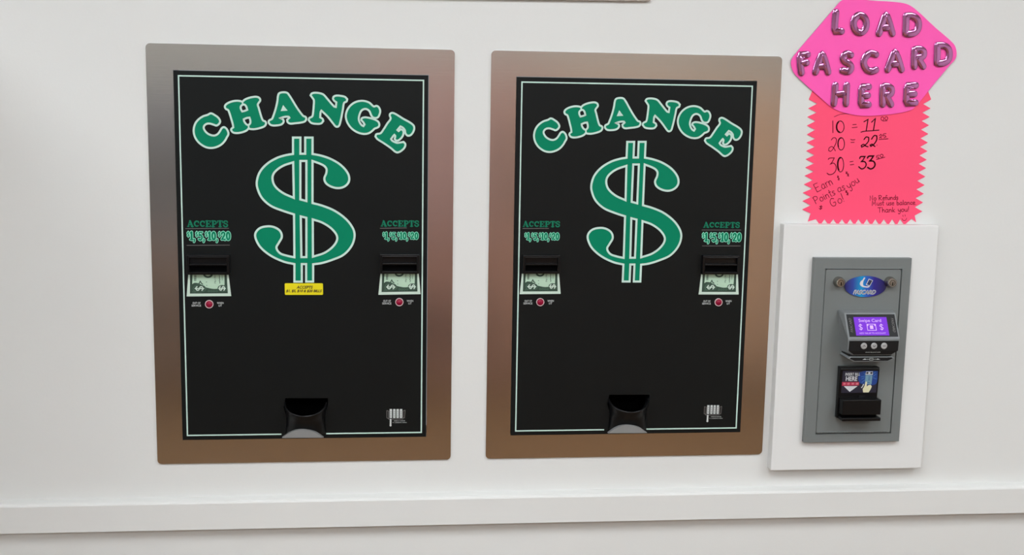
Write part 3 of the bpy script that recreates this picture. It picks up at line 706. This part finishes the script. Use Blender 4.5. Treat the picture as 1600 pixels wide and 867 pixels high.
for x in (930, 1050): p = Q(x, 145); lay([(p[0] + .0022 * math.cos(a * .6283), p[1] + .0019 * math.sin(a * .6283)) for a in range(10)], 'label_night', 4)
lay([Q(885, 215), Q(1090, 215), Q(1085, 490), Q(885, 490)], 'label_teal', 3)
for y in (260, 305, 350, 430): lay([Q(970, y), Q(1030, y), Q(1030, y + 18), Q(970, y + 18)], 'label_blue', 4)
lay([Q(*p) for p in [(905, 410), (940, 410), (950, 560), (990, 520), (1060, 505), (1100, 560), (1070, 650), (1020, 740), (860, 740), (835, 640), (880, 540)]], 'hand_cream', 5)
lay([Q(*p) for p in [(835, 480), (865, 490), (830, 570), (800, 610), (780, 585), (815, 550)]], 'pale_grey', 5)
p = Q(500, 180); b.text('INSERT BILL', p[0], p[1], abs(Q(715, 0)[0] - Q(285, 0)[0]), .0048, 'pale_grey', fn=lambda u, v: ln(u, v) + .0005, bold=.02)
p = Q(480, 315); b.text('HERE', p[0], p[1], abs(Q(650, 0)[0] - Q(315, 0)[0]), .0078, 'pale_grey', fn=lambda u, v: ln(u, v) + .0005, bold=.04)
lay([Q(210, 420), Q(715, 420), Q(720, 525), Q(210, 535)], 'label_red', 2)
for x in (285, 400, 530, 655): p = Q(x, 472); b.text({285: '$1', 400: '$5', 530: '$10', 655: '$20'}[x], p[0], p[1], .0040, .0036, 'label_pinkish', fn=lambda u, v: ln(u, v) + .0006, bold=.04)
lay([Q(270, 545), Q(680, 545), Q(460, 720)], 'pale_grey', 2)
b.build('instruction_label', ba)

# ------------------------------------------------------------------ the two pink paper signs
def sheet(name, pts, m, n, back, dx, dz):
    b = MB(); b.poly(pts, m, n, back=back); return b.build(name)
zs = lambda x, y, n=.0012: wallpt(1240 + x / 4.335, 160 + y / 4.335, n)
ltips = [(104, -20), (100, 40), (93, 98), (90, 157), (90, 217), (88, 272), (85, 328), (82, 385), (80, 440), (75, 497), (70, 555), (62, 612), (60, 668), (58, 725)]
rtips = [(932, -20), (928, 40), (922, 98), (918, 155), (913, 213), (910, 272), (908, 330), (903, 388), (898, 445), (893, 502), (888, 560), (882, 618), (877, 677), (872, 738)]
btips = [(180, 832), (238, 832), (298, 832), (356, 832), (412, 832), (468, 832), (525, 835), (583, 833), (640, 833), (697, 835), (750, 830)]
L_ = []
for i, (x, y) in enumerate(ltips):
    L_.append((x, y))
    if i < len(ltips) - 1: L_.append((x + 56, y + 29))
L_.append((116, 752)); L_.append((98, 806))
for i, (x, y) in enumerate(btips): L_.append((x - 28, 790)); L_.append((x, y))
L_.append((800, 788)); L_.append((830, 812)); L_.append((820, 766))
for i, (x, y) in enumerate(reversed(rtips)):
    L_.append((x, y))
    if i < len(rtips) - 1: L_.append((x - 50, y - 29))
pts = [zs(*p) for p in L_] + [zs(880, -160), zs(160, -160)]
Sx, Sz = zs(470, 812)
b = MB(); b.poly([(u - Sx, v - Sz) for u, v in pts], 'coral_pink', .0012, back=.0004)
s1 = empty('paper_sign', (Sx, 0, Sz), 'coral pink paper notice with zigzag edges and handwritten card values', 'sign')
b.build('zigzag_sheet', s1)

ZN = .0015
def hs(pts, wd, b, sm=True, m='marker_thin'):
    q_ = [(u - Sx, v - Sz) for u, v in (zs(*p) for p in pts)]
    b.ribbon(smooth(q_, False, 4, 70) if sm else q_, wd / 4.335 * .00105, m, ZN)
def zero(cx, cy, rx, ry, wd, b, thick=0):
    hs(arc(cx, cy, rx, ry, 90, 450, 20), wd, b)
    if thick: hs(arc(cx, cy, rx * .93, ry * .9, -70, 70, 10), thick, b)
zn = lambda p: ((1285 - 1240 + p[0] / 8.67) * 4.335, (175 - 160 + p[1] / 8.67) * 4.335)
def hn(pts, wd, b, m='marker_ink'): hs([zn(p) for p in pts], wd * 1.12, b, m=m)
def oval(cx, cy, rx, ry, b, wd=4, thick=0, a0=120, a1=240):
    hn(arc(cx, cy, rx, ry, 90, 450, 22), wd, b, 'marker_ink' if thick else 'marker_thin')
    if thick: hn(arc(cx, cy, rx * .92, ry * .95, a0, a1, 12), thick, b)
TH = 'marker_thin'
b = MB()
hn([(160, 65), (230, 35), (320, 22), (360, 25)], 3, b, TH)
hn([(140, 120), (142, 280)], 4.5, b, TH); oval(240, 200, 53, 79, b, 4.5, 10, 100, 240); hn([(410, 172), (457, 168)], 4, b, TH); hn([(402, 212), (470, 205)], 4, b, TH)
hn([(562, 132), (616, 100), (612, 130), (592, 255)], 6.5, b); hn([(665, 137), (716, 88), (710, 130), (690, 250)], 7, b); hn([(522, 272), (560, 262), (640, 255), (765, 245)], 5.5, b)
oval(812, 90, 19, 24, b); oval(865, 85, 19, 22, b); hn([(820, 122), (875, 118)], 4, b, TH); b.build('handwriting', s1)
b = MB()
hn([(120, 378), (145, 350), (178, 352), (190, 390), (160, 470), (115, 530), (84, 522), (92, 485), (128, 468), (158, 494), (174, 526)], 4.5, b, TH); oval(252, 430, 45, 84, b, 4.5, 8, 150, 275)
hn([(382, 370), (402, 378), (440, 373)], 4, b, TH); hn([(385, 412), (430, 410)], 4, b, TH)
hn([(562, 372), (592, 338), (626, 345), (622, 395), (575, 450), (532, 475), (525, 455), (555, 438), (590, 462), (616, 470)], 7, b); hn([(665, 367), (700, 320), (735, 322), (736, 372), (700, 432), (656, 465), (646, 448), (672, 436), (690, 452), (710, 466)], 7.5, b)
hn([(736, 446), (739, 448)], 4, b, TH)
hn([(770, 322), (792, 300), (800, 320), (768, 354), (778, 344), (804, 352)], 4, b, TH); hn([(862, 292), (824, 300), (816, 324), (848, 320), (860, 336), (832, 350)], 4, b, TH); hn([(765, 372), (888, 362)], 4, b, TH); b.build('handwriting', s1)
b = MB()
hn([(80, 642), (90, 626), (160, 622), (132, 676), (105, 708), (150, 692), (184, 735), (178, 795), (140, 838), (92, 848), (62, 828)], 5, b, TH); oval(245, 712, 42, 99, b, 4.5, 10, 130, 270)
hn([(372, 675), (415, 668)], 4, b, TH); hn([(375, 715), (425, 708)], 4, b, TH)
hn([(505, 628), (515, 606), (575, 603), (548, 650), (525, 672), (570, 672), (592, 710), (572, 752), (532, 770), (492, 742)], 8, b); hn([(610, 622), (625, 600), (690, 595), (660, 642), (640, 662), (690, 667), (712, 710), (692, 752), (652, 770), (612, 750)], 9.5, b)
hn([(770, 585), (736, 592), (731, 614), (758, 612), (764, 628), (738, 638)], 4, b, TH); oval(802, 592, 19, 20, b); hn([(730, 642), (790, 627), (845, 612)], 4, b, TH); b.build('handwriting', s1)

HAND = {  # (advance, strokes) ; cap height 1, x-height .58, y up
 'E': (.85, [[(.62, .98), (.08, 1), (.1, .02), (.7, .04)], [(.1, .52), (.55, .54)]]), 'a': (.62, [[(.48, .5), (.28, .58), (.08, .38), (.1, .08), (.28, .02), (.46, .22), (.48, .54)], [(.48, .5), (.48, .1), (.56, .02)]]),
 'r': (.46, [[(.1, .56), (.12, .02)], [(.12, .36), (.22, .54), (.4, .56)]]), 'n': (.6, [[(.08, .56), (.1, .02)], [(.1, .36), (.26, .56), (.42, .48), (.46, .02)]]),
 'P': (.75, [[(.1, .02), (.1, 1)], [(.02, .92), (.3, 1.02), (.6, .88), (.56, .6), (.3, .48), (.1, .48)]]), 'o': (.58, [[(.28, .58), (.08, .4), (.1, .1), (.3, .01), (.48, .18), (.46, .46), (.28, .58)]]),
 'i': (.28, [[(.12, .56), (.13, .02)], [(.13, .76), (.14, .79)]]), 't': (.42, [[(.2, .95), (.19, .1), (.3, .01)], [(.02, .62), (.38, .64)]]), 's': (.46, [[(.38, .5), (.22, .58), (.08, .46), (.22, .3), (.36, .18), (.24, .02), (.04, .06)]]),
 'y': (.58, [[(.06, .56), (.12, .22), (.26, .1), (.44, .3)], [(.48, .56), (.44, .1), (.34, -.34), (.14, -.4), (.1, -.25)]]), 'u': (.6, [[(.08, .56), (.1, .16), (.24, .02), (.44, .2), (.46, .56)], [(.46, .56), (.48, .02)]]),
 'G': (.85, [[(.62, .84), (.4, 1), (.14, .8), (.06, .4), (.2, .06), (.48, .04), (.62, .28), (.6, .42), (.38, .42)]]), '!': (.3, [[(.16, 1.05), (.12, .3)], [(.1, .06), (.11, .03)]]),
 'N': (.8, [[(.08, 0), (.1, 1), (.58, .04), (.6, 1.02)]]), 'R': (.78, [[(.1, 0), (.1, 1)], [(.02, .95), (.36, 1.02), (.58, .84), (.48, .58), (.12, .5), (.62, .0)]]), 'e': (.52, [[(.08, .32), (.42, .36), (.4, .52), (.24, .58), (.08, .4), (.1, .1), (.26, .01), (.44, .1)]]),
 'f': (.42, [[(.42, .9), (.28, 1), (.18, .8), (.18, 0)], [(.02, .52), (.36, .54)]]), 'd': (.6, [[(.46, .46), (.26, .56), (.08, .36), (.12, .06), (.32, .04), (.46, .3)], [(.48, 1), (.48, .02)]]),
 'M': (.95, [[(.06, 0), (.12, 1), (.4, .3), (.68, 1), (.74, 0)]]), 'b': (.58, [[(.1, 1), (.1, .04), (.32, .02), (.46, .26), (.34, .54), (.12, .42)]]), 'l': (.26, [[(.12, 1.02), (.12, .02)]]), 'c': (.5, [[(.42, .48), (.26, .58), (.08, .36), (.14, .06), (.42, .08)]]),
 '.': (.24, [[(.1, .05), (.11, .02)]]), 'T': (.72, [[(.02, .98), (.66, 1)], [(.36, 1), (.34, 0)]]), 'h': (.58, [[(.1, 1.02), (.1, 0)], [(.1, .34), (.26, .56), (.42, .44), (.46, 0)]]), 'k': (.56, [[(.1, 1), (.1, 0)], [(.46, .56), (.12, .26), (.48, .0)]]),
 '$': (.55, [[(.42, .8), (.24, .88), (.1, .72), (.4, .4), (.3, .14), (.06, .2)], [(.26, 1.05), (.24, -.05)]]), ' ': (.42, []),
}
def script(s, x0, y0, x1, y1, cap, wd, b):
    """handwritten line from (x0,y0) to (x1,y1) along its baseline, in sheet zoom coordinates"""
    W_ = sum(HAND[c][0] for c in s); L = math.hypot(x1 - x0, y1 - y0); ux, uy = (x1 - x0) / L, (y1 - y0) / L; k = L / W_; x = 0
    for c in s:
        adv, st = HAND[c]
        for stt in st: hs([(x0 + ux * (x + p[0]) * k + uy * p[1] * cap, y0 + uy * (x + p[0]) * k - ux * p[1] * cap) for p in stt], wd, b)
        x += adv
b = MB(); script('Earn', 156, 610, 272, 552, 58, 4, b); script('$', 298, 530, 318, 524, 32, 4, b); script('$', 362, 505, 384, 492, 34, 4, b)
script('Points', 148, 690, 288, 622, 50, 4, b); script('as', 302, 610, 355, 588, 50, 4, b); script('you', 372, 588, 452, 535, 50, 4, b)
script('Go!', 258, 710, 352, 666, 56, 4, b); script('$', 358, 632, 380, 622, 34, 4, b); script('$', 168, 722, 196, 728, 26, 4, b); b.build('handwriting', s1)
b = MB(); script('No Refunds', 515, 664, 710, 658, 32, 3.8, b); script('Must use balance.', 530, 699, 832, 692, 32, 3.8, b); script('Thank you!', 570, 746, 785, 739, 34, 3.8, b)
hs([(739, 762), (741, 773)], 3.2, b); hs([(754, 760), (756, 771)], 3.2, b); hs([(733, 786), (742, 799), (757, 798), (766, 783)], 3.2, b); b.build('handwriting', s1)

zh = lambda x, y, n=.003: wallpt(1220 + x / 4.563, y / 4.563, n)
hexp = [(390, 50), (440, 0), (520, -12), (640, 3), (800, 13), (895, 28), (955, 62), (1100, 195), (1230, 310), (1252, 360), (1247, 415), (1200, 470), (1085, 608), (962, 758), (925, 786), (800, 812), (600, 826), (470, 808), (370, 770), (300, 712), (110, 540), (82, 495), (73, 440), (95, 395), (240, 225)]
Hx, Hz = zh(620, 826)
hp = [(u - Hx, v - Hz) for u, v in smooth([Vector(zh(*p)) for p in hexp], True, 4)]
s2 = empty('foil_letter_sign', (Hx, 0, Hz), 'hot pink paper sign with puffy lilac foil letters above the zigzag notice', 'sign')
b = MB(); b.poly(hp, 'hot_pink', .0032, back=.0022); b.build('pink_sheet', s2)
FO = {'L': [[(.22, 0), (.1, .5), (.02, 1), (.95, 1)]], 'O': [arc(.5, .5, .48, .48, 90, 450, 24)], 'A': [[(0, 1), (.3, .35), (.52, 0), (.72, .35), (.98, 1)], [(.22, .7), (.8, .68)]],
      'D': [[(.05, 0), (.03, .5), (0, 1), (.4, 1), (.82, .84), (.98, .5), (.84, .16), (.45, 0), (.05, 0)]], 'F': [[(.95, 0), (.05, .03), (.08, .5), (.2, 1)], [(.12, .48), (.85, .45)]],
      'S': [[(.95, .06), (.5, 0), (.1, .2), (.3, .42), (.75, .55), (.98, .75), (.7, .97), (.05, .92)]], 'C': [[(.98, .06), (.5, 0), (.12, .25), (.02, .58), (.25, .9), (.6, 1), (.98, .92)]],
      'R': [[(.05, 1), (.05, .5), (.1, 0), (.6, 0), (.95, .15), (.85, .42), (.15, .52)], [(.4, .52), (.9, 1)]], 'H': [[(.12, 0), (.08, .5), (0, 1)], [(.98, 0), (.95, .5), (.92, 1)], [(.1, .48), (.94, .48)]],
      'E': [[(.98, 0), (.12, .02), (.08, .5), (.02, 1), (.95, .98)], [(.1, .5), (.85, .48)]]}
for ch, x0, y0, x1, y1 in [('L', 352, 62, 458, 250), ('O', 487, 80, 635, 262), ('A', 670, 78, 820, 265), ('D', 860, 88, 1008, 268), ('F', 105, 362, 215, 545), ('A', 218, 358, 362, 540), ('S', 408, 358, 525, 540), ('C', 560, 355, 702, 535),
                           ('A', 732, 343, 885, 522), ('R', 918, 325, 1045, 500), ('D', 1083, 298, 1228, 478), ('H', 348, 582, 495, 765), ('E', 540, 592, 650, 775), ('R', 692, 590, 815, 770), ('E', 862, 582, 985, 762)]:
    b = MB(); rz = 26.5
    for st in FO[ch]:
        q_ = [zh(x0 + rz + p[0] * (x1 - x0 - 2 * rz), y0 + rz + p[1] * (y1 - y0 - 2 * rz)) for p in st]
        b.tube(smooth([(u - Hx, v - Hz) for u, v in q_], False, 5, 75), rz / 4.563 * .00105, 'foil', .0047, .22, 14)
    b.build('foil_letter', s2)

# ------------------------------------------------------------------ unseen, added: stand-ins the steel reflects, and a block that shades the wall
def grey_reflector(x, label):  # added unseen bank that puts grey into the steel's reflections
    t = empty('grey_reflector', (x, YB, 0), label, 'dryer', 'grey blocks added along the far wall')
    b = MB(); b.box(-.36, .11, -.75, .36, 1.65, -.01, 'unseen_grey'); b.build('body', t, bevel=.01)
    b = MB(); b.box(-.35, 0, -.66, .35, .109, -.02, 'deep_black'); b.build('shade_kick', t)  # near-black plinth stands in for the shade at the base
    b = MB(); b.box(-.34, .13, -.7515, .34, .84, -.7505, 'reflect_brown'); b.build('lower_panel', t)  # brown face added to tint the steel's lower reflections
    for v in (.5, 1.22):
        b = MB(); b.ring(0, v, .2, .27, 'chrome', -.77 - .012, back=-.752); b.build('door_ring', t)
        b = MB(); b.disc(0, v, .2, 'unseen_glass', -.77, back=-.752); b.build('door_glass', t)
for x, l in ((-2.1, 'unseen grey dryer shape added for the steel to reflect, nearest the left wall'), (-1.34, 'second added grey dryer shape from the left wall, reflected in the steel'), (-.58, 'added grey dryer shape reflected in the steel, next to the reddish block')):
    grey_reflector(x, l)
t = empty('red_reflector', (.52, YB, 0), 'unseen reddish block added for the steel to reflect, against the far wall', 'vending machine')  # added; stands in for a person whose reddish tint shows in the steel
b = MB(); b.box(-.5, .1, -.8, .5, 1.8, -.01, 'reflect_red'); b.build('body', t, bevel=.01)
b = MB(); b.box(-.48, 0, -.7, .48, .099, -.02, 'deep_black'); b.build('shade_kick', t)  # base shadow put in as a near-black plinth
b = MB(); b.box(-.44, .9, -.812, .2, 1.7, -.8005, 'reflect_cream'); b.build('front_panel', t)
b = MB(); b.box(.26, 1.0, -.812, .44, 1.5, -.8005, 'unseen_glass'); b.build('coin_panel', t)
b = MB(); b.box(-.4, .3, -.812, .2, .5, -.8005, 'unseen_glass'); b.build('delivery_flap', t)
t = empty('shade_block', (-.97, 0, .0), 'unseen white block added to shade the wall left of the change machines', 'vending machine')  # added unseen block, shaped to cast soft shade on the wall's left side
b = MB(); b.box(-.3, .0, .022, .3, 1.88, .60, 'board_paint'); b.build('body', t, bevel=.008)
b = MB(); b.box(-.24, .95, .6005, .24, 1.65, .606, 'unseen_glass'); b.build('window', t)
b = MB(); b.box(-.2, .35, .6005, .2, .55, .61, 'unseen_grey'); b.build('delivery_flap', t)
for x, l in ((1.46, 'unseen tan block added for the steel to reflect, beside the reddish block'), (2.34, 'unseen tan block added for the steel to reflect, in the far right corner')):  # added unseen fronts that tint the steel's right side brown
    t = empty('tan_reflector', (x, YB, 0), l, 'cupboard', 'tan blocks added along the far wall')
    b = MB(); b.box(-.43, .1, -.8, .43, 1.7, -.01, 'reflect_tan'); b.build('carcass', t, bevel=.005)
    b = MB(); b.box(-.42, 0, -.74, .42, .099, -.02, 'deep_black'); b.build('shade_kick', t)  # near-black plinth in place of the shade below the doors
    for sx_ in (-1, 1):
        b = MB(); b.box(min(sx_ * .005, sx_ * .425), .11, -.82, max(sx_ * .005, sx_ * .425), 1.69, -.8005, 'reflect_tan'); dd = b.build('door', t)
        b = MB(); b.box(sx_ * .04 - .008, .85, -.845, sx_ * .04 + .008, 1.0, -.8205, 'chrome'); b.build('handle', dd)
